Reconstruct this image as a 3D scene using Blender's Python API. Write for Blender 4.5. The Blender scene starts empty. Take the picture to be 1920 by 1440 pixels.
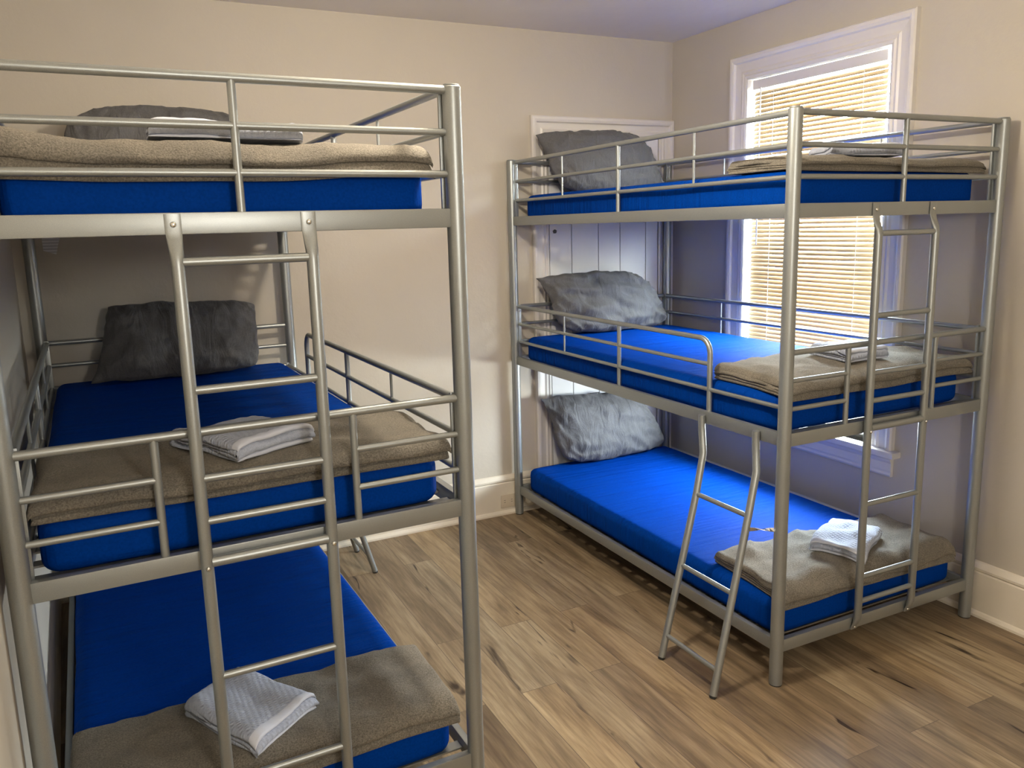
import bpy, bmesh, math, random
from mathutils import Vector, Matrix, noise
from mathutils.bvhtree import BVHTree
random.seed(7)
C = bpy.context.scene.collection
sin, cos, pi = math.sin, math.cos, math.pi

# ------------------------------------------------------------------ dimensions (metres)
YB, XR, ZC = 1.984, 1.062, 2.569          # back wall, right wall, ceiling
YF = -3.3                                 # wall behind the camera
BL, BW, BH = 1.937, 1.0, 1.909            # bunk length, width, height
TIER = [0.141, 0.867, 1.602]              # rail centre heights
MT = 0.128                                # mattress top above rail centre
POSTR = 0.0225
LBX, LBY, LBA = -2.1438, -0.0651, 0.0242  # left bunk placement
def wall_left_x(y): return -2.260 + (YB - y) * 0.0395

# ------------------------------------------------------------------ materials
def nt(name):
    m = bpy.data.materials.new(name); m.use_nodes = True
    t = m.node_tree; t.nodes.clear()
    o = t.nodes.new('ShaderNodeOutputMaterial'); b = t.nodes.new('ShaderNodeBsdfPrincipled')
    t.links.new(b.outputs[0], o.inputs[0])
    return m, t, b, o
def N(t, kind, **kw):
    n = t.nodes.new(kind)
    for k, v in kw.items():
        if hasattr(n, k) and k not in ('Scale',): setattr(n, k, v)
        else: n.inputs[k].default_value = v
    return n
def L(t, a, b): t.links.new(a, b)
def mapping(t, scale=(1, 1, 1), rot=(0, 0, 0), loc=(0, 0, 0), coord='Object'):
    c = N(t, 'ShaderNodeTexCoord'); m = N(t, 'ShaderNodeMapping')
    m.inputs['Scale'].default_value = scale; m.inputs['Rotation'].default_value = rot
    m.inputs['Location'].default_value = loc
    L(t, c.outputs[coord], m.inputs[0]); return m
def noi(t, vec, scale, detail=3, rough=.5, dist=0):
    n = N(t, 'ShaderNodeTexNoise'); n.inputs['Scale'].default_value = scale
    n.inputs['Detail'].default_value = detail; n.inputs['Roughness'].default_value = rough
    n.inputs['Distortion'].default_value = dist
    L(t, vec.outputs[0], n.inputs['Vector']); return n
def ramp(t, fac, stops):
    r = N(t, 'ShaderNodeValToRGB'); e = r.color_ramp.elements
    while len(e) < len(stops): e.new(.5)
    for i, (p, c) in enumerate(stops):
        e[i].position = p; e[i].color = (*c, 1) if len(c) == 3 else c
    L(t, fac, r.inputs[0]); return r
def bump(t, b, h, strength, dist):
    n = N(t, 'ShaderNodeBump'); n.inputs['Strength'].default_value = strength
    n.inputs['Distance'].default_value = dist
    L(t, h, n.inputs['Height']); L(t, n.outputs[0], b.inputs['Normal']); return n

def mat_paint(name, c1, c2, rough=.6, bs=.15, bd=.002, sc=3):
    m, t, b, o = nt(name)
    mp = mapping(t); n = noi(t, mp, sc, 4)
    r = ramp(t, n.outputs['Fac'], [(.3, c1), (.7, c2)])
    L(t, r.outputs[0], b.inputs['Base Color']); b.inputs['Roughness'].default_value = rough
    n2 = noi(t, mp, 14, 5, .6); bump(t, b, n2.outputs['Fac'], bs, bd)
    return m
M = {}
M['wall'] = mat_paint('wall_paint', (.49, .448, .375), (.52, .475, .40), .75, .35, .006, 2)
M['ceil'] = mat_paint('ceiling_paint', (.76, .72, .65), (.79, .75, .68), .85, .3, .006, 3)
M['trim'] = mat_paint('trim_paint', (.66, .63, .59), (.70, .67, .63), .38, .12, .002, 5)
M['base'] = mat_paint('baseboard_paint', (.68, .62, .51), (.74, .68, .57), .45, .15, .003, 6)
M['door'] = mat_paint('door_paint', (.70, .70, .70), (.74, .74, .73), .5, .15, .002, 4)
M['outlet'] = mat_paint('outlet_paint', (.60, .52, .40), (.64, .56, .44), .4, .05, .001, 4)

def mat_metal():
    m, t, b, o = nt('silver_powder_coat')
    mp = mapping(t); n = noi(t, mp, 900, 2)
    r = ramp(t, n.outputs['Fac'], [(.3, (.30, .32, .32)), (.7, (.37, .39, .385))])
    L(t, r.outputs[0], b.inputs['Base Color'])
    b.inputs['Metallic'].default_value = .7; b.inputs['Roughness'].default_value = .40
    bump(t, b, n.outputs['Fac'], .12, .0005); return m
M['metal'] = mat_metal()
m, t, b, o = nt('bright_zinc'); b.inputs['Base Color'].default_value = (.75, .74, .7, 1)
b.inputs['Metallic'].default_value = 1; b.inputs['Roughness'].default_value = .22; M['zinc'] = m
m, t, b, o = nt('black_plastic'); b.inputs['Base Color'].default_value = (.02, .02, .02, 1)
b.inputs['Roughness'].default_value = .5; M['black'] = m

def mat_sheet():
    m, t, b, o = nt('blue_sheet')
    mp = mapping(t); n = noi(t, mp, 160, 3)
    r = ramp(t, n.outputs['Fac'], [(.3, (.0003, .034, .24)), (.7, (.0004, .043, .31))])
    L(t, r.outputs[0], b.inputs['Base Color']); b.inputs['Roughness'].default_value = .62
    b.inputs['Specular IOR Level'].default_value = .02
    mw = mapping(t, (1.2, 9, 1.2), (0, 0, .12)); w = noi(t, mw, 2.2, 4, .55, .6)
    mw2 = mapping(t, (2, 26, 2), (0, 0, -.08)); w2 = noi(t, mw2, 2.0, 3, .5, .3)
    mx = N(t, 'ShaderNodeMath', operation='ADD'); L(t, w.outputs['Fac'], mx.inputs[0])
    ml = N(t, 'ShaderNodeMath', operation='MULTIPLY'); L(t, w2.outputs['Fac'], ml.inputs[0]); ml.inputs[1].default_value = .45
    L(t, ml.outputs[0], mx.inputs[1])
    bump(t, b, mx.outputs[0], .85, .013); return m
M['sheet'] = mat_sheet()

def mat_pillow():
    m, t, b, o = nt('grey_pillowcase')
    mp = mapping(t); n = noi(t, mp, 220, 2)
    r = ramp(t, n.outputs['Fac'], [(.3, (.082, .081, .082)), (.7, (.108, .106, .107))])
    L(t, r.outputs[0], b.inputs['Base Color']); b.inputs['Roughness'].default_value = .75
    b.inputs['Sheen Weight'].default_value = .06
    mw = mapping(t, (7, 3, 2.2), (0, .35, 0)); w = noi(t, mw, 2.4, 5, .55, 1.1)
    bump(t, b, w.outputs['Fac'], .6, .02); return m
M['pillow'] = mat_pillow()

def mat_wool():
    m, t, b, o = nt('grey_brown_wool')
    mp = mapping(t); n = noi(t, mp, 260, 4, .7); n2 = noi(t, mp, 9, 3, .6, .8)
    r = ramp(t, n.outputs['Fac'], [(.34, (.10, .092, .080)), (.5, (.18, .166, .143)), (.68, (.27, .25, .218))])
    r2 = ramp(t, n2.outputs['Fac'], [(.3, (.85, .85, .85)), (.7, (1.12, 1.1, 1.05))])
    mx = N(t, 'ShaderNodeMix', data_type='RGBA', blend_type='MULTIPLY'); mx.inputs[0].default_value = 1
    L(t, r.outputs[0], mx.inputs[6]); L(t, r2.outputs[0], mx.inputs[7])
    L(t, mx.outputs[2], b.inputs['Base Color']); b.inputs['Roughness'].default_value = .95
    b.inputs['Specular IOR Level'].default_value = .1; b.inputs['Sheen Weight'].default_value = .25
    b.inputs['Sheen Tint'].default_value = (.8, .7, .55, 1)
    bump(t, b, n.outputs['Fac'], .8, .004); return m
M['wool'] = mat_wool()

def mat_towel():
    m, t, b, o = nt('pale_blue_terry')
    mp = mapping(t); n = noi(t, mp, 420, 3, .7)
    r = ramp(t, n.outputs['Fac'], [(.3, (.36, .41, .53)), (.7, (.52, .56, .67))])
    L(t, r.outputs[0], b.inputs['Base Color']); b.inputs['Roughness'].default_value = .95
    b.inputs['Sheen Weight'].default_value = .3
    w = N(t, 'ShaderNodeTexWave', wave_type='BANDS', bands_direction='X'); w.inputs['Scale'].default_value = 22
    w.inputs['Distortion'].default_value = 1.5; L(t, mp.outputs[0], w.inputs[0])
    w2 = N(t, 'ShaderNodeTexWave', wave_type='BANDS', bands_direction='Y'); w2.inputs['Scale'].default_value = 30
    w2.inputs['Distortion'].default_value = 1.5; L(t, mp.outputs[0], w2.inputs[0])
    mu = N(t, 'ShaderNodeMath', operation='MULTIPLY'); L(t, w.outputs['Fac'], mu.inputs[0]); L(t, w2.outputs['Fac'], mu.inputs[1])
    ad = N(t, 'ShaderNodeMath', operation='ADD'); L(t, mu.outputs[0], ad.inputs[0]); L(t, n.outputs['Fac'], ad.inputs[1])
    bump(t, b, ad.outputs[0], .7, .0035); return m
M['towel'] = mat_towel()
m, t, b, o = nt('towel_hem'); b.inputs['Base Color'].default_value = (.62, .65, .74, 1)
b.inputs['Roughness'].default_value = .9; M['hem'] = m

def mat_floor():
    m, t, b, o = nt('vinyl_plank')
    mp = mapping(t, (1, 1, 1), (0, 0, pi / 2), (.37, .109, 0))
    br = N(t, 'ShaderNodeTexBrick'); br.offset = .37; br.offset_frequency = 2
    br.inputs['Color1'].default_value = (0, 0, 0, 1); br.inputs['Color2'].default_value = (1, 1, 1, 1)
    br.inputs['Mortar'].default_value = (.5, .5, .5, 1)
    br.inputs['Scale'].default_value = 1; br.inputs['Mortar Size'].default_value = .0011
    br.inputs['Brick Width'].default_value = 1.22; br.inputs['Row Height'].default_value = .137
    br.inputs['Mortar Smooth'].default_value = .2
    L(t, mp.outputs[0], br.inputs[0])
    # per plank random offset for the grain
    sep = N(t, 'ShaderNodeSeparateColor'); L(t, br.outputs['Color'], sep.inputs[0])
    co = N(t, 'ShaderNodeCombineXYZ'); mu = N(t, 'ShaderNodeMath', operation='MULTIPLY'); mu.inputs[1].default_value = 37
    L(t, sep.outputs[0], mu.inputs[0]); L(t, mu.outputs[0], co.inputs[0]); L(t, mu.outputs[0], co.inputs[2])
    def grain(scl, nscale, detail, rough, dist):
        m2 = mapping(t, scl); ad = N(t, 'ShaderNodeVectorMath', operation='ADD')
        L(t, m2.outputs[0], ad.inputs[0]); L(t, co.outputs[0], ad.inputs[1])
        return noi(t, ad, nscale, detail, rough, dist)
    g1 = grain((9, 1.1, 1), 1.6, 6, .6, .5)
    g2 = grain((42, 2.2, 1), 2.2, 4, .6, .3)
    g3 = grain((13, 2.0, 1), 1.25, 3, .5, 1.0)
    base = ramp(t, g1.outputs['Fac'], [(.28, (.130, .092, .057)), (.5, (.262, .198, .123)), (.72, (.378, .303, .200))])
    fine = ramp(t, g2.outputs['Fac'], [(.3, (.70, .68, .66)), (.62, (1.1, 1.1, 1.1))])
    tone = ramp(t, sep.outputs[0], [(0, (.66, .63, .62)), (.35, (.95, .92, .90)), (.7, (1.0, 1.0, 1.0)), (1, (1.2, 1.14, 1.04))])
    knot = ramp(t, g3.outputs['Fac'], [(.27, (.14, .11, .10)), (.325, (1, 1, 1))])
    prev = base.outputs[0]
    for x in (fine, tone, knot):
        mx = N(t, 'ShaderNodeMix', data_type='RGBA', blend_type='MULTIPLY'); mx.inputs[0].default_value = 1
        L(t, prev, mx.inputs[6]); L(t, x.outputs[0], mx.inputs[7]); prev = mx.outputs[2]
    mx = N(t, 'ShaderNodeMix', data_type='RGBA'); L(t, br.outputs['Fac'], mx.inputs[0])
    L(t, prev, mx.inputs[6]); mx.inputs[7].default_value = (.10, .07, .05, 1)
    L(t, mx.outputs[2], b.inputs['Base Color'])
    b.inputs['Roughness'].default_value = .46; b.inputs['Specular IOR Level'].default_value = .4
    bump(t, b, g2.outputs['Fac'], .12, .001); return m
M['floor'] = mat_floor()

def mat_blind():
    m, t, b, o = nt('blind_slat')
    t.nodes.remove(b)
    d = N(t, 'ShaderNodeBsdfDiffuse'); d.inputs[0].default_value = (.38, .30, .20, 1)
    tr = N(t, 'ShaderNodeBsdfTranslucent'); tr.inputs[0].default_value = (.24, .15, .06, 1)
    mp = mapping(t); n = noi(t, mp, 30, 2)
    mx = N(t, 'ShaderNodeMixShader'); mx.inputs[0].default_value = .20
    L(t, d.outputs[0], mx.inputs[1]); L(t, tr.outputs[0], mx.inputs[2]); L(t, mx.outputs[0], o.inputs[0])
    return m
M['blind'] = mat_blind()
def mat_glass():
    m, t, b, o = nt('window_glass'); t.nodes.remove(b)
    tr = N(t, 'ShaderNodeBsdfTransparent'); tr.inputs[0].default_value = (.93, .97, .98, 1)
    g = N(t, 'ShaderNodeBsdfGlossy'); g.inputs['Roughness'].default_value = .02
    mx = N(t, 'ShaderNodeMixShader'); mx.inputs[0].default_value = .06
    L(t, tr.outputs[0], mx.inputs[1]); L(t, g.outputs[0], mx.inputs[2]); L(t, mx.outputs[0], o.inputs[0]); return m
M['glass'] = mat_glass()
def mat_tag():
    m, t, b, o = nt('paper_tag')
    mp = mapping(t)
    w = N(t, 'ShaderNodeTexWave', wave_type='BANDS', bands_direction='Z'); w.inputs['Scale'].default_value = 26
    L(t, mp.outputs[0], w.inputs[0])
    r = ramp(t, w.outputs['Fac'], [(.55, (.72, .72, .72)), (.8, (.5, .5, .5))])
    L(t, r.outputs[0], b.inputs['Base Color']); b.inputs['Roughness'].default_value = .7; return m
M['tag'] = mat_tag()

# ------------------------------------------------------------------ helpers
def obj(name, bm, mat, parent=None, smooth=True, loc=None, rotz=0, auto=None):
    me = bpy.data.meshes.new(name)
    bmesh.ops.recalc_face_normals(bm, faces=bm.faces)
    bm.to_mesh(me); bm.free()
    for p in me.polygons: p.use_smooth = smooth
    if auto:
        for e in me.edges: pass
        try: me.set_sharp_from_angle(angle=math.radians(auto))
        except Exception: pass
    o = bpy.data.objects.new(name, me); C.objects.link(o)
    for mm in (mat if isinstance(mat, (list, tuple)) else [mat]): me.materials.append(mm)
    if parent: o.parent = parent
    if loc: o.location = loc
    o.rotation_euler.z = rotz
    return o
def tag(o, label, cat, group=None):
    o['label'] = label; o['category'] = cat
    if group: o['group'] = group
def empty(name, loc, rotz=0):
    o = bpy.data.objects.new(name, None); C.objects.link(o); o.location = loc
    o.rotation_euler.z = rotz; o.empty_display_size = .1; return o
def box(bm, x0, y0, z0, x1, y1, z1, bev=0, mi=0):
    vs = [bm.verts.new(p) for p in ((x0,y0,z0),(x1,y0,z0),(x1,y1,z0),(x0,y1,z0),(x0,y0,z1),(x1,y0,z1),(x1,y1,z1),(x0,y1,z1))]
    fs = [bm.faces.new([vs[i] for i in f]) for f in ((0,3,2,1),(4,5,6,7),(0,1,5,4),(1,2,6,5),(2,3,7,6),(3,0,4,7))]
    for f in fs: f.material_index = mi
    if bev:
        es = list({e for f in fs for e in f.edges})
        r = bmesh.ops.bevel(bm, geom=es, offset=bev, segments=2, affect='EDGES', profile=.6)
        for f in r['faces']: f.material_index = mi
def sweep(bm, pts, rad, seg=14, up=None, cap=True):
    """rings along pts; rad a number, or a list of (ra, rb) per point"""
    pts = [Vector(p) for p in pts]; n = len(pts); rings = []
    ref = Vector(up) if up else None
    for i, p in enumerate(pts):
        d = (pts[min(i+1, n-1)] - pts[max(i-1, 0)]).normalized()
        if ref is None: ref = Vector((0, 0, 1)) if abs(d.z) < .9 else Vector((1, 0, 0))
        a = (ref - d * ref.dot(d)).normalized(); b_ = d.cross(a)
        if up is None: ref = a
        ra, rb = rad[i] if isinstance(rad, list) else (rad, rad)
        rings.append([bm.verts.new(p + a * (cos(2*pi*k/seg) * ra) + b_ * (sin(2*pi*k/seg) * rb)) for k in range(seg)])
    for r0, r1 in zip(rings, rings[1:]):
        for k in range(seg): bm.faces.new((r0[k], r0[(k+1) % seg], r1[(k+1) % seg], r1[k]))
    if cap:
        bm.faces.new(rings[0][::-1]); bm.faces.new(rings[-1])
def tube(name, pts, rad, parent, mat='metal', seg=14, up=None):
    bm = bmesh.new(); sweep(bm, pts, rad, seg, up); return obj(name, bm, M[mat], parent, auto=40)
def arc(c, a, b_, r, n=6):
    """corner fillet: from direction a to direction b_ around corner c"""
    c, a, b_ = Vector(c), Vector(a).normalized(), Vector(b_).normalized()
    o = c + (a + b_) * r; out = []
    for i in range(n + 1):
        th = pi/2 * i / n
        out.append(o - b_ * (r * cos(th)) - a * (r * sin(th)))
    return out
def bolt(parent, p, d, r=.006):
    p, d = Vector(p), Vector(d).normalized(); bm = bmesh.new()
    sweep(bm, [p, p + d*.002, p + d*.0045, p + d*.0052], [(r, r), (r, r), (r*.7, r*.7), (r*.3, r*.3)], 12)
    return obj('bolt', bm, M['zinc'], parent)

# ------------------------------------------------------------------ room shell
def struct(name, bm, mat, smooth=False, parent=None, auto=None):
    o = obj(name, bm, mat, parent, smooth, auto=auto)
    if parent is None: o['kind'] = 'structure'
    return o
bm = bmesh.new(); box(bm, -2.8, YF - .1, -.1, XR + .15, YB + .15, 0); struct('floor', bm, M['floor'])
bm = bmesh.new(); box(bm, -2.8, YF - .1, ZC, XR + .15, YB + .15, ZC + .1); struct('ceiling', bm, M['ceil'])
bm = bmesh.new(); box(bm, -2.6, YB, 0, XR + .15, YB + .12, ZC); struct('wall_back', bm, M['wall'])
bm = bmesh.new(); box(bm, -2.6, YF - .1, 0, XR + .15, YF, ZC); struct('wall_front', bm, M['wall'])
bm = bmesh.new()
pts = [(wall_left_x(YB), YB), (wall_left_x(YF), YF), (wall_left_x(YF) - .3, YF), (wall_left_x(YB) - .12, YB)]
lo = [bm.verts.new((x, y, 0)) for x, y in pts]; hi = [bm.verts.new((x, y, ZC)) for x, y in pts]
bm.faces.new(lo[::-1]); bm.faces.new(hi)
for i in range(4): bm.faces.new((lo[i], lo[(i+1) % 4], hi[(i+1) % 4], hi[i]))
struct('wall_left', bm, M['wall'])
# right wall with the window opening
WY0, WY1, WZ0, WZ1 = .522, 1.366, .575, 2.272
bm = bmesh.new()
box(bm, XR, YF, 0, XR + .14, YB, WZ0); box(bm, XR, YF, WZ1, XR + .14, YB, ZC)
box(bm, XR, YF, WZ0, XR + .14, WY0, WZ1); box(bm, XR, WY1, WZ0, XR + .14, YB, WZ1)
struct('wall_right', bm, M['wall'])

# baseboards: profile swept along a wall line (x0,y0)->(x1,y1), n = inward normal
def baseboard(name, p0, p1, n, th=.018):
    prof = [(0, 0), (th + .012, 0), (th + .012, .010), (th + .006, .020), (th, .024), (th, .178), (th - .005, .184), (th + .002, .190),
            (th + .003, .200), (th - .004, .212), (th - .010, .220), (0, .223)]
    if th < .015: prof = [(0, 0), (th, 0), (th, .178), (th - .003, .184), (th, .190), (th, .202), (th - .004, .214), (0, .223)]
    bm = bmesh.new(); rows = []
    for (x, y) in (p0, p1):
        rows.append([bm.verts.new((x + n[0]*d, y + n[1]*d, z)) for d, z in prof])
    k = len(prof)
    for i in range(k): bm.faces.new((rows[0][i], rows[0][(i+1) % k], rows[1][(i+1) % k], rows[1][i]))
    bm.faces.new(rows[0][::-1]); bm.faces.new(rows[1])
    return struct(name, bm, M['base'])
baseboard('baseboard_back', (wall_left_x(YB), YB), (.138, YB), (0, -1), .018)
baseboard('baseboard_right', (XR, YF), (XR, YB), (-1, 0), .018)
nl = Vector((1, .0395, 0)).normalized()
baseboard('baseboard_left', (wall_left_x(YF), YF), (wall_left_x(YB - .02), YB - .02), (nl.x, nl.y), .009)

# ------------------------------------------------------------------ casings
def casing_profile(w):
    # (distance from inner edge, projection)
    return [(0, 0), (0, .014), (.010, .017), (.018, .012), (.030, .016), (.040, .011), (w*.55, .013), (w - .036, .015),
            (w - .030, .026), (w - .018, .030), (w - .006, .029), (w, .022), (w, 0)]
def casing(name, pts, dirs, to3, w, mat, parent=None):
    """pts: inner-edge polyline in wall 2D, dirs: outward mitre vectors"""
    prof = casing_profile(w); bm = bmesh.new(); rows = []
    for p, d in zip(pts, dirs):
        rows.append([bm.verts.new(to3(p[0] + d[0]*s, p[1] + d[1]*s, h)) for s, h in prof])
    k = len(prof)
    for r0, r1 in zip(rows, rows[1:]):
        for i in range(k - 1): bm.faces.new((r0[i], r0[i+1], r1[i+1], r1[i]))
    bm.faces.new(rows[0][::-1]); bm.faces.new(rows[-1])
    return struct(name, bm, mat, parent=parent)

# window_1 : casing as the structure, with sash, glass, stool and apron as its parts
w3 = lambda y, z, h: (XR - h, y, z)
win = casing('window_1', [(WY1, WZ0), (WY1, WZ1), (WY0, WZ1), (WY0, WZ0)], [(1, 0), (1, 1), (-1, 1), (-1, 0)], w3, .113, M['trim'])
bm = bmesh.new()   # jamb lining
for a in ((WY0 - .001, WZ0, WY0 + .004, WZ1), (WY1 - .004, WZ0, WY1 + .001, WZ1), (WY0, WZ1 - .004, WY1, WZ1 + .001)):
    box(bm, XR - .012, a[0], a[1], XR + .139, a[2], a[3])
struct('jamb', bm, M['trim'], parent=win)
bm = bmesh.new()
fx0, fx1 = XR + .095, XR + .13
ZM = 1.425
for (y0, z0, y1, z1) in ((WY0+.004, WZ0, WY0+.030, WZ1-.004), (WY1-.030, WZ0, WY1-.004, WZ1-.004), (WY0+.030, WZ1-.05, WY1-.030, WZ1-.004),
                         (WY0+.030, ZM-.025, WY1-.030, ZM+.025), (WY0+.030, WZ0, WY1-.030, WZ0+.010)):
    box(bm, fx0, y0, z0, fx1, y1, z1, .003)
struct('sash', bm, M['trim'], parent=win, auto=30)
for z0, z1 in ((WZ0+.010, ZM-.025), (ZM+.025, WZ1-.05)):
    bm = bmesh.new(); box(bm, XR + .110, WY0+.030, z0, XR + .114, WY1-.030, z1); struct('glass_pane', bm, M['glass'], parent=win)
bm = bmesh.new(); box(bm, XR - .052, WY0 - .145, WZ0 - .028, XR + .139, WY1 + .145, WZ0, .006); struct('window_sill', bm, M['trim'], parent=win, auto=30)
bm = bmesh.new()   # moulded apron
prof = [(0, 0), (.014, 0), (.018, .008), (.014, .018), (.017, .028), (.014, .060), (.020, .068), (.024, .080), (.020, .0915), (0, .0915)]
rows = [[bm.verts.new((XR - h, y, WZ0 - .1195 + z)) for h, z in prof] for y in (WY0 - .112, WY1 + .112)]
for i in range(len(prof)): bm.faces.new((rows[0][i], rows[0][(i+1) % len(prof)], rows[1][(i+1) % len(prof)], rows[1][i]))
bm.faces.new(rows[0][::-1]); bm.faces.new(rows[1])
struct('apron', bm, M['trim'], parent=win)

# mini blind hanging in the window
bx = XR + .030
blind = empty('window_blind', (bx, (WY0 + WY1) / 2, .76))
tag(blind, 'cream mini blind with thin horizontal slats lowered over the bright window', 'blind')
def P(bm, name, mat='trim', smooth=False, **k):
    for v in bm.verts: v.co -= Vector(blind.location)
    return obj(name, bm, M[mat], blind, smooth, **k)
BY0, BY1 = WY0 + .040, WY1 - .014
bm = bmesh.new(); box(bm, bx - .016, BY0, 2.216, bx + .014, BY1, 2.262, .002); P(bm, 'headrail')
bm = bmesh.new(); z = 2.196; k = 0
while z > .79:
    ang = math.radians(56); hw = .0125; row = []
    for s in (-1, -.5, 0, .5, 1):
        dx, dz = s*hw*cos(ang), s*hw*sin(ang); cr = (1 - s*s) * .0022
        row.append((bx + dx - cr*sin(ang), z + dz + cr*cos(ang)))
    wob = .0012 * sin(k * 1.7); a = [bm.verts.new((x, BY0 + .004, zz + wob)) for x, zz in row]; b2 = [bm.verts.new((x, BY1 - .004, zz - wob)) for x, zz in row]
    for i in range(4): bm.faces.new((a[i], a[i+1], b2[i+1], b2[i]))
    z -= .0212; k += 1
sl = P(bm, 'slat_curtain', 'blind', True)
md = sl.modifiers.new('Solidify', 'SOLIDIFY'); md.thickness = .0004
bm = bmesh.new(); box(bm, bx - .011, BY0 + .003, .762, bx + .011, BY1 - .003, .776, .002); P(bm, 'bottom_rail')
bm = bmesh.new(); sweep(bm, [(bx - .026, 1.286, 2.22), (bx - .028, 1.286, 1.9), (bx - .026, 1.288, 1.45)], .0035, 8); P(bm, 'tilt_wand', 'trim', True)
for yy in (.68, 1.21):
    bm = bmesh.new(); box(bm, bx - .0145, yy - .001, .776, bx - .0135, yy + .001, 2.2); P(bm, 'ladder_cord')

# door_1 : plank closet door behind the right bunk
d3 = lambda x, z, h: (x, YB - h, z)
DX0, DX1, DZ = .236, .962, 2.045
dr = casing('door_1', [(DX0, 0), (DX0, DZ), (DX1, DZ), (DX1, 0)], [(-1, 0), (-1, 1), (1, 1), (1, 0)], d3, .0985, M['trim'])
bm = bmesh.new()
edges = [DX0 + .004, .379, .552, .696, .873, DX1 - .004]
for a, b_ in zip(edges, edges[1:]): box(bm, a + .0022, YB - .012, .012, b_ - .0022, YB - .001, DZ - .004, .0015)
struct('door_panel', bm, M['door'], parent=dr)
bm = bmesh.new(); box(bm, DX0, YB - .003, .008, DX1, YB - .0005, DZ); struct('door_backing', bm, M['black'], parent=dr)
bm = bmesh.new()
sweep(bm, [(.273, YB - .0125, 1.542), (.273, YB - .0145, 1.542)], .011, 12)
for i in range(5):
    a = i * 1.3 + .3; bm2 = (cos(a)*.014*(1 + .3*(i % 2)), sin(a)*.011)
    sweep(bm, [(.273, YB - .0128, 1.542), (.273 + bm2[0], YB - .0128, 1.542 + bm2[1])], .0018, 6)
struct('latch_hole', bm, M['black'], parent=dr)
bm = bmesh.new()
for (x0, z0, x1, z1) in ((.367, .618, .549, .621), (.367, .35, .37, .62), (.546, .35, .549, .62)):
    box(bm, x0, YB - .0128, z0, x1, YB - .0118, z1)
struct('hatch_seam', bm, M['black'], parent=dr)

# outlet set in the back baseboard
ot = empty('wall_outlet', (-.042, YB - .018, .076))
tag(ot, 'small cream wall outlet set in the back baseboard beside the right bunk post', 'outlet')
bm = bmesh.new(); box(bm, -.058, -.005, -.037, .030, 0, .037, .002); obj('cover_plate', bm, M['outlet'], ot, auto=30)
for dx in (-.035, .008):
    bm = bmesh.new()
    for s in (-.006, .006): box(bm, dx - .005, -.0056, s - .001, dx + .004, -.0048, s + .001)
    obj('socket', bm, M['black'], ot, False)

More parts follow.
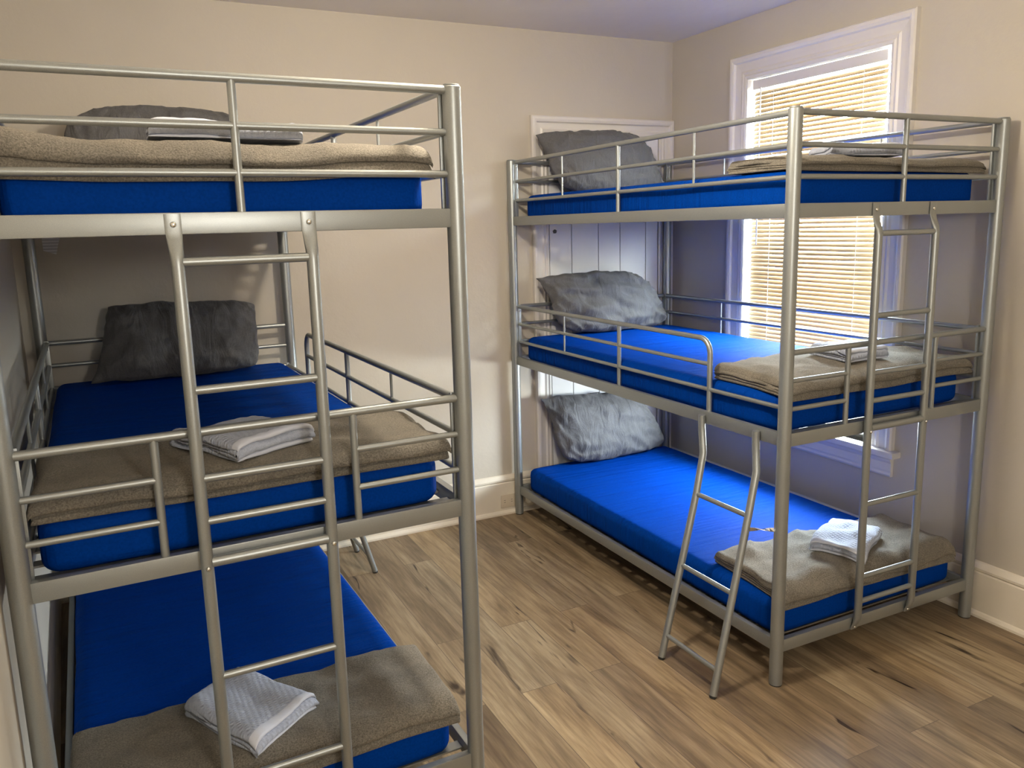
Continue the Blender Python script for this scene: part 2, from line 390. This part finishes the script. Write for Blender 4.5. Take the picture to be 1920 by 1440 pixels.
# ------------------------------------------------------------------ bunk bed frame
T1, T2, T3 = .297, .2004, .1036
M1, M2_, M3 = .288, .1951, .1011
def make_bunk(loc, rotz, flip, label):
    root = empty('bunk_bed', (loc[0], loc[1], 0), rotz)
    tag(root, label, 'bunk bed', 'silver metal triple bunk beds')
    S = (lambda x, y: (1 - x, BL - y)) if flip else (lambda x, y: (x, y))
    sg = -1 if flip else 1
    for (x, y) in ((0, 0), (BW, 0), (0, BL), (BW, BL)):
        bm = bmesh.new()
        sweep(bm, [(x, y, .004), (x, y, BH - .003), (x, y, BH)], [(POSTR, POSTR), (POSTR, POSTR), (POSTR - .003, POSTR - .003)], 28)
        po = obj('post', bm, M['metal'], root, auto=40)
        bm = bmesh.new(); sweep(bm, [(x, y, 0), (x, y, .0045)], POSTR - .001, 20); obj('foot_cap', bm, M['black'], po, auto=40)
        bm = bmesh.new(); sweep(bm, [(x, y, BH + .0002), (x, y, BH + .003), (x, y, BH + .004)], [(POSTR-.002, POSTR-.002), (POSTR-.003, POSTR-.003), (POSTR-.008, POSTR-.008)], 20)
        obj('end_cap', bm, M['metal'], po, auto=40)
    h = .0225
    for ti, z in enumerate(TIER):
        for x in (.004, BW - .004):
            bm = bmesh.new(); box(bm, x - .010, POSTR - .004, z - h, x + .010, BL - POSTR + .004, z + h, .003); obj('side_rail', bm, M['metal'], root, auto=30)
        for y in (0, BL):
            bm = bmesh.new(); box(bm, POSTR - .004, y - .011, z - h, BW - POSTR + .004, y + .011, z + h, .003)
            er = obj('end_rail', bm, M['metal'], root, auto=30)
            for bxp in (POSTR + .006, BW - POSTR - .006): bolt(er, (bxp, y + (.012 if y == 0 else -.012), z), (0, 1 if y == 0 else -1, 0), .005)
        for k in range(20):
            y = .075 + k * .094
            bm = bmesh.new(); box(bm, .015, y - .017, z - .006, BW - .015, y + .017, z - .001)
            obj('slat', bm, M['metal'], root, False)
    gi = .018                                                    # guards sit on the inner face of the posts
    def guard(z, bars, y0, y1, xx, thick, thin, bend=False):
        """guard panel along a long side; local x = xx, from y0 to y1, S-mapped"""
        q = lambda y, zz: (*S(xx, y), zz)
        zt = z + bars[0]
        if bend:
            ye = y0
            pts = [q(y1 - .012, zt)] + [Vector(p) for p in arc(q(ye, zt), (0, sg, 0), (0, 0, -1), .055)] + [q(ye, z + .02)]
            g = tube('guard_rail', pts, .0100, root)
        else:
            g = tube('guard_rail', [q(y0 + .012, zt), q(y1 - .012, zt)], .0100, root)
        for i, bz in enumerate(bars[1:]):
            s0 = y0 if (bend and i == 0) else (.012 if bend else y0 + .012)
            tube('crossbar', [q(s0, z + bz), q(y1 - .012, z + bz)], .0080, g, seg=10)
        for y in thick: tube('upright', [q(y, zt), q(y, z + .02)], .0088, g)
        for y in thin: tube('upright', [q(y, zt), q(y, z + bars[2])], .0045, g, seg=8)
        ends = ([] if bend else [y0 + .012]) + [y1 - .012]
        for y in ends + ([.012] if bend else []):
            top = z + bars[2] + .012 if (bend and y == .012) else zt + .012
            cx, cy = S(xx, y); bm = bmesh.new(); box(bm, cx - .009, cy - .004, z + .02, cx + .009, cy + .004, top, .001)
            bk = obj('bracket', bm, M['metal'], g, auto=30)
            inn = 1 if (xx < .5) != flip else -1
            dy = (1 if cy < BL/2 else -1)
            bolt(bk, (cx, cy + dy*.004, top - .035), (0, dy, 0), .0045)
    guard(TIER[2], (T1, T2, T3), 0 + .008, BL - .008, gi, [.983], [.498, 1.445])
    guard(TIER[2], (T1, T2, T3), 0 + .008, BL - .008, BW - gi, [.983], [.498, 1.445])
    guard(TIER[1], (M1, M2_, M3), .390, BL - .008, gi, [.978], [1.445], bend=True)
    guard(TIER[1], (M1, M2_, M3), 0 + .008, BL - .008, BW - gi, [.978], [.49, 1.445])
    # end panels
    def endbars(z, bars, y, top, ups, split=False):
        e = POSTR - .005
        g = tube('end_guard', [(e, y, z + bars[0]), (BW - e, y, z + bars[0])], .0104, root)
        for bz in bars[1:]:
            if split:
                tube('crossbar', [(e, y, z + bz), (ups[0], y, z + bz)], .0082, g, seg=10)
                tube('crossbar', [(ups[1], y, z + bz), (BW - e, y, z + bz)], .0082, g, seg=10)
            else: tube('crossbar', [(e, y, z + bz), (BW - e, y, z + bz)], .0086, g, seg=10)
        for x in ups: tube('upright', [(x, y, z + bars[0]), (x, y, z + .02)], .0092, g)
    endbars(TIER[2], (T1, T2, T3), 0, True, [.497])
    endbars(TIER[2], (T1, T2, T3), BL, True, [.497])
    endbars(TIER[1], (M1, M2_, M3), 0, False, [.276, .712], True)
    endbars(TIER[1], (M1, M2_, M3), BL, False, [.497])
    # end ladder, bolted to the foot rails
    lz = TIER[2]; yl = -.0270
    lad = empty('end_ladder', (0, 0, 0)); lad.parent = root
    for x in (.3565, .6365):
        pts = [(x, -.0135, lz + .020), (x, -.0135, lz - .020), (x, -.019, lz - .040), (x, yl + .001, lz - .066), (x, yl, lz - .085), (x, yl, .17), (x, yl + .004, .150), (x, -.0135, .128), (x, -.0135, .119)]
        rr = [(.0018, .0165), (.0018, .0165), (.0045, .0155), (.0110, .0140), (.0135, .0135), (.0135, .0135), (.010, .0142), (.0018, .0165), (.0018, .0165)]
        lr = tube('ladder_rail', pts, rr, lad, seg=18, up=(0, 1, 0))
        bolt(lr, (x, -.0152, lz - .002), (0, -1, 0), .0062)
        bolt(lr, (x, yl - .0130, TIER[1] - .012), (0, -1, 0), .0055)
        bolt(lr, (x, -.0152, .128), (0, -1, 0), .0055)
    for z, r in ((1.523, .0098), (1.252, .0096), (1.057, .0092), (.960, .0092), (.865, .0120), (.590, .0092), (.322, .0092), (.229, .0092)):
        tube('rung', [(.3565 + .010, yl, z), (.6365 - .010, yl, z)], r, lad)
    # slanted side ladder leaning on the middle bed
    sl_ = empty('side_ladder', (0, 0, 0)); sl_.parent = root
    q = lambda x, y, z: (*S(x, y), z)
    zr = TIER[1]
    for (ya, yb, yc, yd) in ((.384, .378, .345, .321), (.106, .102, .076, .038)):
        pts = [q(-.0205, ya, zr + .012), q(-.0205, ya, zr - .030), q(-.0215, yb, zr - .070), q(-.030, (yb + yc)/2, zr - .125), q(-.072, yc, .600), q(-.241, yd, .008)]
        rr = [(.0130, .0130)] * 6
        lr = tube('ladder_rail', pts, rr, sl_, seg=16)
        bm = bmesh.new(); sweep(bm, [q(-.2435, yd, 0), q(-.241, yd, .0085)], .0122, 14); obj('foot_cap', bm, M['black'], lr, auto=40)
        bolt(lr, q(-.020, yb + .013, zr - .030), (0, sg, 0), .005)
    for z in (.597, .341, .087):
        f = (.600 - z) / .592; x = -.072 - .169 * f
        tube('rung', [q(x, .345 - .024*f - .006, z), q(x, .076 - .036*f + .008, z)], .0085, sl_, seg=12)
    bm = bmesh.new(); p0, p1 = Vector(q(-.080, .060, .558)), Vector(q(-.016, .016, .558))
    rows = []
    for i in range(7):
        s = i/6; c_ = p0.lerp(p1, s); a = s * pi * .8; d = (p1 - p0).normalized(); u_ = Vector((0, 0, 1)); v_ = d.cross(u_)
        w_ = u_*cos(a) + v_*sin(a); n_ = d.cross(w_)
        rows.append([bm.verts.new(c_ + w_*e1*.007 + n_*e2*.0012) for e1, e2 in ((-1,-1),(1,-1),(1,1),(-1,1))])
    for r0, r1 in zip(rows, rows[1:]):
        for k in range(4): bm.faces.new((r0[k], r0[(k+1) % 4], r1[(k+1) % 4], r1[k]))
    bm.faces.new(rows[0][::-1]); bm.faces.new(rows[-1])
    obj('stay_strap', bm, M['zinc'], sl_, False)
    return root
make_bunk((0, 0), 0.0, False, 'silver metal triple bunk bed beside the window, standing in the right corner')
make_bunk((LBX, LBY), LBA, True, 'silver metal triple bunk bed in the left foreground against the left wall')

# ------------------------------------------------------------------ soft goods
SURF = {}
def surf_of(o):
    me = o.data; off = Vector((0, 0, o.location.z))
    return BVHTree.FromPolygons([v.co + off for v in me.vertices], [p.vertices[:] for p in me.polygons])
def height(tree, x, y):
    h = tree.ray_cast(Vector((x, y, 3)), Vector((0, 0, -1)), 3)
    return h[0].z if h[0] else None
def edge_samples(length, r, n_edge, step):
    """(position, profile) pairs from 0..length with quarter-round ends"""
    out = []
    for i in range(n_edge + 1):
        th = pi/2 * i / n_edge; out.append((r*(1 - cos(th)), sin(th)))
    k = max(2, int((length - 2*r) / step))
    for i in range(1, k): out.append((r + (length - 2*r) * i / k, 1.0))
    for i in range(n_edge, -1, -1):
        th = pi/2 * i / n_edge; out.append((length - r*(1 - cos(th)), sin(th)))
    return out
def fn(x, y, z, s=1.0, seed=0): return noise.noise(Vector((x*s + seed*7.3, y*s - seed*3.1, z*s + seed*1.7)))

def mattress(bed, tier, x0, x1, y0, y1, label, seed):
    loc = (0, 0, TIER[tier]) if bed == 'R' else (LBX, LBY, TIER[tier])
    rot = 0 if bed == 'R' else LBA
    zb, zt, r = .0005, MT, .034
    ex, ey = edge_samples(x1 - x0, r, 6, .035), edge_samples(y1 - y0, r, 6, .035)
    bm = bmesh.new(); cr = .05
    def pos(i, j, side):
        (a, pa), (b_, pb) = ex[i], ey[j]
        lx, ly = x1 - x0, y1 - y0
        dx, dy = min(a, lx - a), min(b_, ly - b_)
        # rounded plan corners
        X, Y = a, b_
        if dx < cr and dy < cr:
            ux, uy = 1 - dx/cr, 1 - dy/cr
            mlen = max(ux, uy); hyp = math.hypot(ux, uy)
            if hyp > 0:
                f = mlen / hyp; nx, ny = cr*(1 - ux*f), cr*(1 - uy*f)
                X = nx if a < lx/2 else lx - nx; Y = ny if b_ < ly/2 else ly - ny
        p = min(pa, pb)
        half = (zt - zb) / 2; mid = (zt + zb) / 2
        inner = half - r
        z = mid + side * (inner + r * p)
        wob = .0022 * fn(X, Y, side, 3.0, seed) + .004*(1 - abs(2*a/lx - 1)**2)*0
        if side > 0: z += wob * p
        bulge = .006 * fn(X*2.2, Y*2.2, 4, 2, seed)
        if p < .4:
            if dx < dy: X += bulge * (1 if a < lx/2 else -1)
            else: Y += bulge * (1 if b_ < ly/2 else -1)
        return (x0 + X, y0 + Y, z)
    nx, ny = len(ex), len(ey)
    top = [[bm.verts.new(pos(i, j, 1)) for j in range(ny)] for i in range(nx)]
    bot = [[bm.verts.new(pos(i, j, -1)) for j in range(ny)] for i in range(nx)]
    for i in range(nx - 1):
        for j in range(ny - 1):
            bm.faces.new((top[i][j], top[i+1][j], top[i+1][j+1], top[i][j+1]))
            bm.faces.new((bot[i][j], bot[i][j+1], bot[i+1][j+1], bot[i+1][j]))
    for i in range(nx - 1):
        bm.faces.new((top[i][0], bot[i][0], bot[i+1][0], top[i+1][0])); bm.faces.new((top[i][-1], top[i+1][-1], bot[i+1][-1], bot[i][-1]))
    for j in range(ny - 1):
        bm.faces.new((top[0][j], top[0][j+1], bot[0][j+1], bot[0][j])); bm.faces.new((top[-1][j], bot[-1][j], bot[-1][j+1], top[-1][j+1]))
    o = obj('mattress', bm, M['sheet'], loc=loc, rotz=rot)
    tag(o, label, 'mattress', 'mattresses in blue sheets')
    SURF[bed, tier, 'm'] = surf_of(o)
    return o
mattress('R', 0, .030, .965, .038, 1.895, 'blue sheeted mattress on the lowest tier of the bunk by the window', 1)
mattress('R', 1, .032, .965, .060, 1.890, 'blue sheeted mattress on the middle tier of the bunk by the window', 2)
mattress('R', 2, .045, .955, .050, 1.890, 'blue sheeted mattress on the top tier of the bunk by the window', 3)
mattress('L', 0, .026, .955, .040, 1.895, 'blue sheeted mattress on the lowest tier of the left foreground bunk', 4)
mattress('L', 1, .034, .955, .055, 1.895, 'blue sheeted mattress on the middle tier of the left foreground bunk', 5)
mL3 = mattress('L', 2, .045, .945, .045, 1.895, 'dark blue sheeted mattress on the top tier of the left foreground bunk', 6)
bm = bmesh.new()
pp = [(.050, 1.908, -.008), (.118, 1.908, -.004), (.094, 1.906, -.088), (.050, 1.906, -.072)]
f0 = [bm.verts.new(p) for p in pp]; f1 = [bm.verts.new((p[0], p[1] + .0006, p[2])) for p in pp]
bm.faces.new(f0); bm.faces.new(f1[::-1])
for i in range(4): bm.faces.new((f0[i], f0[(i+1) % 4], f1[(i+1) % 4], f1[i]))
bm2 = obj('care_tag', bm, M['tag'], mL3, False); bm2['label'] = 'white printed care tag hanging under the mattress end'

def folded(name, bed, z0, quad, layers, th, seed, mat, droop=None, wave=.004, ntr=48, start_front=False, hem=None, sag=0.0, puff=None, droopk=9, rump=0.0, under=None):
    """one cloth folded in a zigzag. quad = [(x,y) front-left, front-right, back-right, back-left] in bed coordinates;
    the zigzag runs front<->back, swept from left to right"""
    loc = (0, 0, 0) if bed == 'R' else (LBX, LBY, 0); rot = 0 if bed == 'R' else LBA
    fl, fr, brt, blt = [Vector((*p, 0)) for p in quad]
    D = ((fl - blt).length + (fr - brt).length) / 2
    W_ = ((fl - fr).length + (blt - brt).length) / 2
    # centre line in (s, z): s = 0 front .. D back
    g = th * 1.06; r = g / 2; cl = []; npl = 14
    inset = [fn(i*3.1, seed, 0, 1, seed) * .022 for i in range(layers + 1)]
    fwd = not start_front
    for i in range(layers):
        z = th/2 + i*g
        s_front = r + abs(inset[i - (0 if (i % 2) == (1 if fwd else 0) else 1)]) if layers > 1 else 0
        a, b_ = (s_front + .002, D - r - .002)
        rng = [a + (b_ - a) * k / npl for k in range(npl + 1)]
        # layer 0 runs back->front if fwd
        back_to_front = (i % 2 == 0) if fwd else (i % 2 == 1)
        if back_to_front: rng = rng[::-1]
        cl += [(s, z) for s in rng]
        if i < layers - 1:
            s_end = rng[-1]; sgn = -1 if back_to_front else 1
            for k in range(1, 6):
                th_ = pi * k / 6
                cl.append((s_end + sgn * r * 1.0 * sin(th_), z + r - r * cos(th_)))
    h = th * .5
    # offset outline
    n = len(cl); left, right = [], []
    for i in range(n):
        p0, p1 = cl[max(i-1, 0)], cl[min(i+1, n-1)]
        dx, dz = p1[0]-p0[0], p1[1]-p0[1]; l_ = math.hypot(dx, dz) or 1
        nx, nz = -dz/l_, dx/l_
        left.append((cl[i][0] + nx*h, cl[i][1] + nz*h)); right.append((cl[i][0] - nx*h, cl[i][1] - nz*h))
    def capp(c, i0, i1):
        dx, dz = cl[i0][0]-cl[i1][0], cl[i0][1]-cl[i1][1]; l_ = math.hypot(dx, dz) or 1
        return (c[0] + dx/l_*h*.8, c[1] + dz/l_*h*.8)
    outline = left + [capp(cl[-1], n-1, n-2)] + right[::-1] + [capp(cl[0], 0, 1)]
    m_ = len(outline); H = layers * g
    bm = bmesh.new(); rows = []
    ts = [0, .004, .012, .025] + [.025 + .95 * k / ntr for k in range(1, ntr)] + [.975, .988, .996, 1]
    for t_ in ts:
        e = min(t_, 1 - t_) * W_; pr = math.sqrt(max(0, 1 - max(0, 1 - e/(H*.45))**2)); row = []
        for (s, z) in outline:
            v = min(max(s / D, -.1), 1.1)
            lay = min(layers - 1, max(0, int(z / g)))
            zz = H/2 + (z - H/2) * (.62 + .38*pr) - (H/2)*(1 - (.62 + .38*pr))*.9
            base = (fl.lerp(fr, t_)).lerp(blt.lerp(brt, t_), v)
            x, y = base.x, base.y
            off = fn(t_*2.2, lay*1.7, 0, 1, seed) * .012 * (lay / max(1, layers-1))
            nrm = (blt - fl).normalized(); tx = (fr - fl).normalized()
            x += nrm.x*off; y += nrm.y*off
            eo = fn(s*6, lay*2.1, 3, 1, seed) * .010 * (1 if t_ > .5 else -1) * (1 - min(1, e/.10))
            x += tx.x*eo; y += tx.y*eo
            lift = z / H
            zz += lift * wave * (fn(t_*W_*7, s*7, 0, 1, seed) + .6*fn(t_*W_*16, s*10, 2, 1, seed) + .35)
            zz += lift * lift * .0022 * fn(t_*W_*60, s*60, 5, 1, seed)
            if rump:
                q_ = 1 - abs(fn(x*3.4 + y*2.2, y*7 - x*1.4, 0, 1, seed+2)) * 2.6
                zz += lift * rump * (max(0, q_)**2 + .5*fn(x*9, y*9, 1, 1, seed+4)) * min(1, e/.05)
            if puff: zz += lift * puff(t_, v)
            dz_ = (droop - y)**2.2 * droopk * (1 + .35*fn(t_*3, 0, 0, 1, seed+5)) if droop and y < droop else 0
            if under is not None:
                if droop:
                    hh = height(under, x, y)
                    if hh is not None: dz_ = min(dz_, z0 - hh - .0022)
                else:
                    hs = [height(under, x + a1, y + a2) for a1, a2 in ((0, 0), (.018, 0), (-.018, 0), (0, .018), (0, -.018))]
                    hs = [v_ for v_ in hs if v_ is not None]
                    if hs: dz_ = z0 - (.5*max(hs) + .5*(hs[0])) - .0018
            zz -= dz_
            if sag and (x < .07 or x > .93): zz -= sag * (max(0, .07 - x) + max(0, x - .93))
            row.append(bm.verts.new((x, y, z0 + max(zz, -.2 if droop else .0004))))
        rows.append(row)
    for r0, r1 in zip(rows, rows[1:]):
        for k in range(m_):
            fc = bm.faces.new((r0[k], r0[(k+1) % m_], r1[(k+1) % m_], r1[k]))
            if mat == 'towel' and k in (n-2, n-1, n, n+1, m_-1, m_-2, 0): fc.material_index = 1
    def capstrip(row):
        # quad strip across the cloth thickness: outline is left(n) cap right(n) cap
        for k in range(n - 1): bm.faces.new((row[k], row[k+1], row[2*n - 1 - k], row[2*n - k]))
        bm.faces.new((row[n-1], row[n], row[n+1])); bm.faces.new((row[0], row[2*n], row[2*n + 1]))
    capstrip(rows[0]); capstrip(rows[-1])
    me = obj(name, bm, [M[mat], M['hem']] if mat == 'towel' else M[mat], loc=loc, rotz=rot)
    return me
ZT = [t + MT + .0032 for t in TIER]
def blanket(bed, tier, quad, seed, label, **k):
    o = folded('blanket', bed, ZT[tier], quad, 4, k.pop('th', .0122), seed, 'wool', droop=k.pop('droop', .092), wave=k.pop('wave', .011), under=SURF[bed, tier, 'm'], **k)
    SURF[bed, tier, 'b'] = surf_of(o)
    tag(o, label, 'blanket', 'folded grey brown wool blankets'); return o
blanket('L', 2, [(.030, .022), (.955, .016), (.960, .40), (.040, .44)], 11, 'folded grey brown blanket on the top tier of the left foreground bunk', th=.0105, droopk=15,
        puff=lambda t, v: .030 * max(0, 1 - t/.22)**1.5)
blanket('L', 1, [(.030, .022), (.968, .018), (.975, .36), (.035, .50)], 12, 'folded grey brown blanket on the middle tier of the left foreground bunk', rump=.006, droopk=4.5)
blanket('L', 0, [(.020, .015), (.965, .012), (.975, .37), (.030, .38)], 13, 'folded grey brown blanket on the lowest tier of the left foreground bunk', th=.0100, rump=.008)
blanket('R', 2, [(.055, .040), (.965, .020), (.965, .34), (.055, .36)], 14, 'folded grey brown blanket on the top tier of the bunk by the window', th=.0098)
blanket('R', 1, [(.045, .026), (.975, .026), (.965, .56), (.075, .43)], 15, 'folded grey brown blanket on the middle tier of the bunk by the window', rump=.008)
blanket('R', 0, [(.050, .026), (.950, .020), (.965, .37), (.085, .42)], 16, 'rumpled folded blanket on the lowest tier of the bunk by the window', th=.0095, wave=.014, rump=.020, droopk=14)

ZB = [z + .0122*4*1.06 + .0105 for z in ZT]
def towel(bed, tier, quad, seed, label, dz=0, layers=4, th=.0105, wave=.009, **k):
    o = folded('towel', bed, ZB[tier] + dz, quad, layers, th, seed, 'towel', wave=wave, ntr=26, start_front=True, under=SURF[bed, tier, 'b'], **k)
    tag(o, label, 'towel', 'folded pale blue towels')
    # hem cord along the open front edges
    return o
towel('L', 2, [(.335, .075), (.660, .080), (.690, .240), (.345, .250)], 21, 'pale blue folded towel on the top tier blanket of the left bunk', dz=-.010, wave=.004)
towel('L', 1, [(.455, .040), (.650, .125), (.556, .318), (.335, .300)], 22, 'pale blue waffle towel folded on the middle tier of the left bunk', th=.0120, wave=.004)
towel('L', 0, [(.433, .020), (.618, .150), (.463, .405), (.300, .295)], 23, 'pale blue folded towel lying askew on the lowest blanket of the left bunk', dz=-.010)
towel('R', 2, [(.300, .130), (.620, .100), (.690, .270), (.390, .310)], 24, 'rolled pale towel on the top tier blanket of the bunk by the window', dz=-.010, th=.0110)
towel('R', 1, [(.440, .130), (.640, .130), (.680, .330), (.470, .350)], 25, 'thick folded pale towel on the middle tier of the bunk by the window', th=.0105)
towel('R', 0, [(.370, .215), (.450, .035), (.735, .190), (.645, .375)], 26, 'square folded pale blue towel on the lowest tier of the bunk by the window', dz=-.013)

def pillow(bed, BLc, BRc, TRc, TLc, thick, seed, label, rumple=.020, ears=(.3, .3, 1, 0)):
    loc = (0, 0, 0) if bed == 'R' else (LBX, LBY, 0); rot = 0 if bed == 'R' else LBA
    org = (Vector(BLc) + Vector(BRc)) / 2
    A, B, D_, E_ = [Vector(p) - org for p in (BLc, BRc, TRc, TLc)]
    nu, nv = 56, 40; bm = bmesh.new()
    def pt(i, j, side):
        u, v = -cos(pi * i / nu), -cos(pi * j / nv)
        u = u * .75 + (2*i/nu - 1) * .25; v = v * .75 + (2*j/nv - 1) * .25
        cu, cv = (abs(v)**3.2) * (abs(u)**1.5), (abs(u)**3.2) * (abs(v)**1.5)
        eared = ears[(0 if u < 0 else 1) + (0 if v < 0 else 2)]
        uu = u * (1 - (.17 - .20*eared) * cu); vv = v * (1 - (.24 - .22*eared) * cv)
        uu *= 1 - .05 * (1 - v*v) * eared; vv += .03 * fn(u*2.2, 1, 0, 1, seed+2) * (v > 0)
        a, b_ = (uu + 1)/2, (vv + 1)/2
        base = A.lerp(B, a).lerp(E_.lerp(D_, a), b_)
        nrm = (B - A).cross(E_ - A).normalized()
        f = (max(0, 1 - abs(u)**3.0)**.60) * (max(0, 1 - abs(v)**3.2)**.58)
        lowb = 1 + .25 * max(0, -v) * (1 - v*v*.6)
        d = side * thick/2 * f * lowb
        # wrinkles fan out from the seams and corners
        ed = max(abs(u), abs(v))
        w = rumple * fn(u*2.0 + v*1.2, v*2.0 - u*.9, side, 1.5, seed) * (.5 + .5*f)
        rid = 1 - abs(fn(u*4.2 + .8*v, v*1.6, side*2, 1.5, seed + 3)) * 2
        w += rumple * .75 * max(0, rid)**3 * (.35 + .65 * ed**2) * min(1, f*3)
        w += rumple * .35 * fn(u*11, v*5, side, 1.3, seed + 9) * ed * min(1, f*4)
        p = base + nrm * (-(d + side * w))
        e2 = (1 - f)
        p += (B - A).normalized() * .006 * fn(v*5, u*5, 0, 1, seed) * e2 + (E_ - A).normalized() * .008 * fn(u*5, v*3, 7, 1, seed) * e2
        return p
    front = [[None]*(nv + 1) for _ in range(nu + 1)]; back = [[None]*(nv + 1) for _ in range(nu + 1)]
    for i in range(nu + 1):
        for j in range(nv + 1):
            front[i][j] = bm.verts.new(pt(i, j, 1))
            back[i][j] = front[i][j] if i in (0, nu) or j in (0, nv) else bm.verts.new(pt(i, j, -1))
    for i in range(nu):
        for j in range(nv):
            bm.faces.new((front[i][j], front[i+1][j], front[i+1][j+1], front[i][j+1]))
            bm.faces.new((back[i][j], back[i][j+1], back[i+1][j+1], back[i+1][j]))
    R_ = Matrix.Rotation(rot, 3, 'Z'); wl = R_ @ org + Vector(loc)
    zmin = min(v.co.z for v in bm.verts)
    floorz = org.z and (org.z)
    for v in bm.verts:
        if v.co.z < 0: v.co.z *= .15
    o = obj('pillow', bm, M['pillow'], loc=wl, rotz=rot)
    tag(o, label, 'pillow', 'grey cotton pillows')
    # open hem flap of the pillowcase
    return o
zt = [t + MT + .006 for t in TIER]
pillow('R', (.215, 1.785, zt[2]), (.925, 1.815, zt[2]), (.770, 1.880, 2.075), (.110, 1.880, 2.045), .13, 31, 'dark grey pillow at the head of the top tier by the window', .02, (.3, .3, .8, .25))
pillow('R', (.205, 1.765, zt[1]), (.940, 1.790, zt[1]), (.755, 1.860, 1.325), (.100, 1.860, 1.310), .13, 32, 'crumpled grey pillow at the head of the middle tier by the window', .030)
pillow('R', (.205, 1.780, zt[0]), (.945, 1.810, zt[0]), (.745, 1.880, .625), (.125, 1.885, .655), .14, 33, 'grey pillow at the head of the lowest tier by the window')
pillow('L', (.165, 1.735, zt[1]), (.820, 1.705, zt[1]), (.845, 1.825, 1.290), (.250, 1.835, 1.310), .16, 34, 'dark grey pillow standing at the head of the middle tier of the left bunk', .020, (.9, .5, .65, .55))
pillow('L', (.140, 1.735, zt[2]), (.840, 1.720, zt[2]), (.840, 1.815, 2.090), (.190, 1.825, 2.085), .14, 35, 'dark grey pillow at the head of the top tier of the left bunk', .02, (.5, .5, 0, .3))

# ------------------------------------------------------------------ light
W = bpy.data.worlds.new('sky'); bpy.context.scene.world = W; W.use_nodes = True
t = W.node_tree; bg = t.nodes['Background']
tc = N(t, 'ShaderNodeTexCoord'); sp = N(t, 'ShaderNodeSeparateXYZ'); L(t, tc.outputs['Generated'], sp.inputs[0])
rp = ramp(t, sp.outputs[2], [(.0, (.66, .66, .64)), (.12, (.93, .96, 1.0)), (.6, (.84, .92, 1.0))])
L(t, rp.outputs[0], bg.inputs[0]); bg.inputs[1].default_value = 100
def area(name, loc, rot, sx, sy, energy, color, portal=False):
    l = bpy.data.lights.new(name, 'AREA'); l.shape = 'RECTANGLE'; l.size = sx; l.size_y = sy
    l.energy = energy; l.color = color; l.cycles.is_portal = portal
    o = bpy.data.objects.new(name, l); C.objects.link(o); o.location = loc; o.rotation_euler = rot; return o
area('window_portal', (XR + .145, (WY0+WY1)/2, (WZ0+WZ1)/2), (0, pi/2, 0), WZ1 - WZ0, WY1 - WY0, 1, (1, 1, 1), True)
def lamp_or_fill(loc, energy, r=.05, color=(1, .88, .71)):
    l = bpy.data.lights.new('ceiling_or_fill_light', 'POINT'); l.energy = energy; l.color = color; l.shadow_soft_size = r
    o = bpy.data.objects.new('ceiling_or_fill_light', l); C.objects.link(o); o.location = loc; return o
lamp_or_fill((-.88, .05, 2.28), 54, .06)
lamp_or_fill((-1.25, -2.85, 1.80), 56, .16, (1, .95, .88))  # unseen fill light added behind the camera to lift shadows, not a ceiling fixture

# ------------------------------------------------------------------ camera
cam = bpy.data.cameras.new('camera'); co = bpy.data.objects.new('camera', cam); C.objects.link(co)
F, U0, V0 = 1510.235, 954.165, 697.24
yaw, pitch, roll = .4554, -.1796, -.0268
f = Vector((sin(yaw)*cos(pitch), cos(yaw)*cos(pitch), sin(pitch))); r = Vector((cos(yaw), -sin(yaw), 0)); u = r.cross(f)
r2 = r*cos(roll) + u*sin(roll); u2 = -r*sin(roll) + u*cos(roll)
co.matrix_world = Matrix(((r2.x, u2.x, -f.x, -1.9166), (r2.y, u2.y, -f.y, -1.8886), (r2.z, u2.z, -f.z, 1.5800), (0, 0, 0, 1)))
cam.sensor_fit = 'HORIZONTAL'; cam.sensor_width = 36; cam.lens = F * 36 / 1920
cam.shift_x = (960 - U0) / 1920; cam.shift_y = (V0 - 720) / 1920
cam.clip_start = .02
sc = bpy.context.scene; sc.camera = co
sc.view_settings.view_transform = 'Standard'; sc.view_settings.look = 'None'
sc.view_settings.exposure = .42; sc.view_settings.gamma = 1; sc.view_settings.use_curve_mapping = False
sc.cycles.use_denoising = True
sc.cycles.max_bounces = 10; sc.cycles.diffuse_bounces = 6; sc.cycles.transparent_max_bounces = 12
sc.cycles.sample_clamp_indirect = 8
sc.cycles.caustics_reflective = False; sc.cycles.caustics_refractive = False
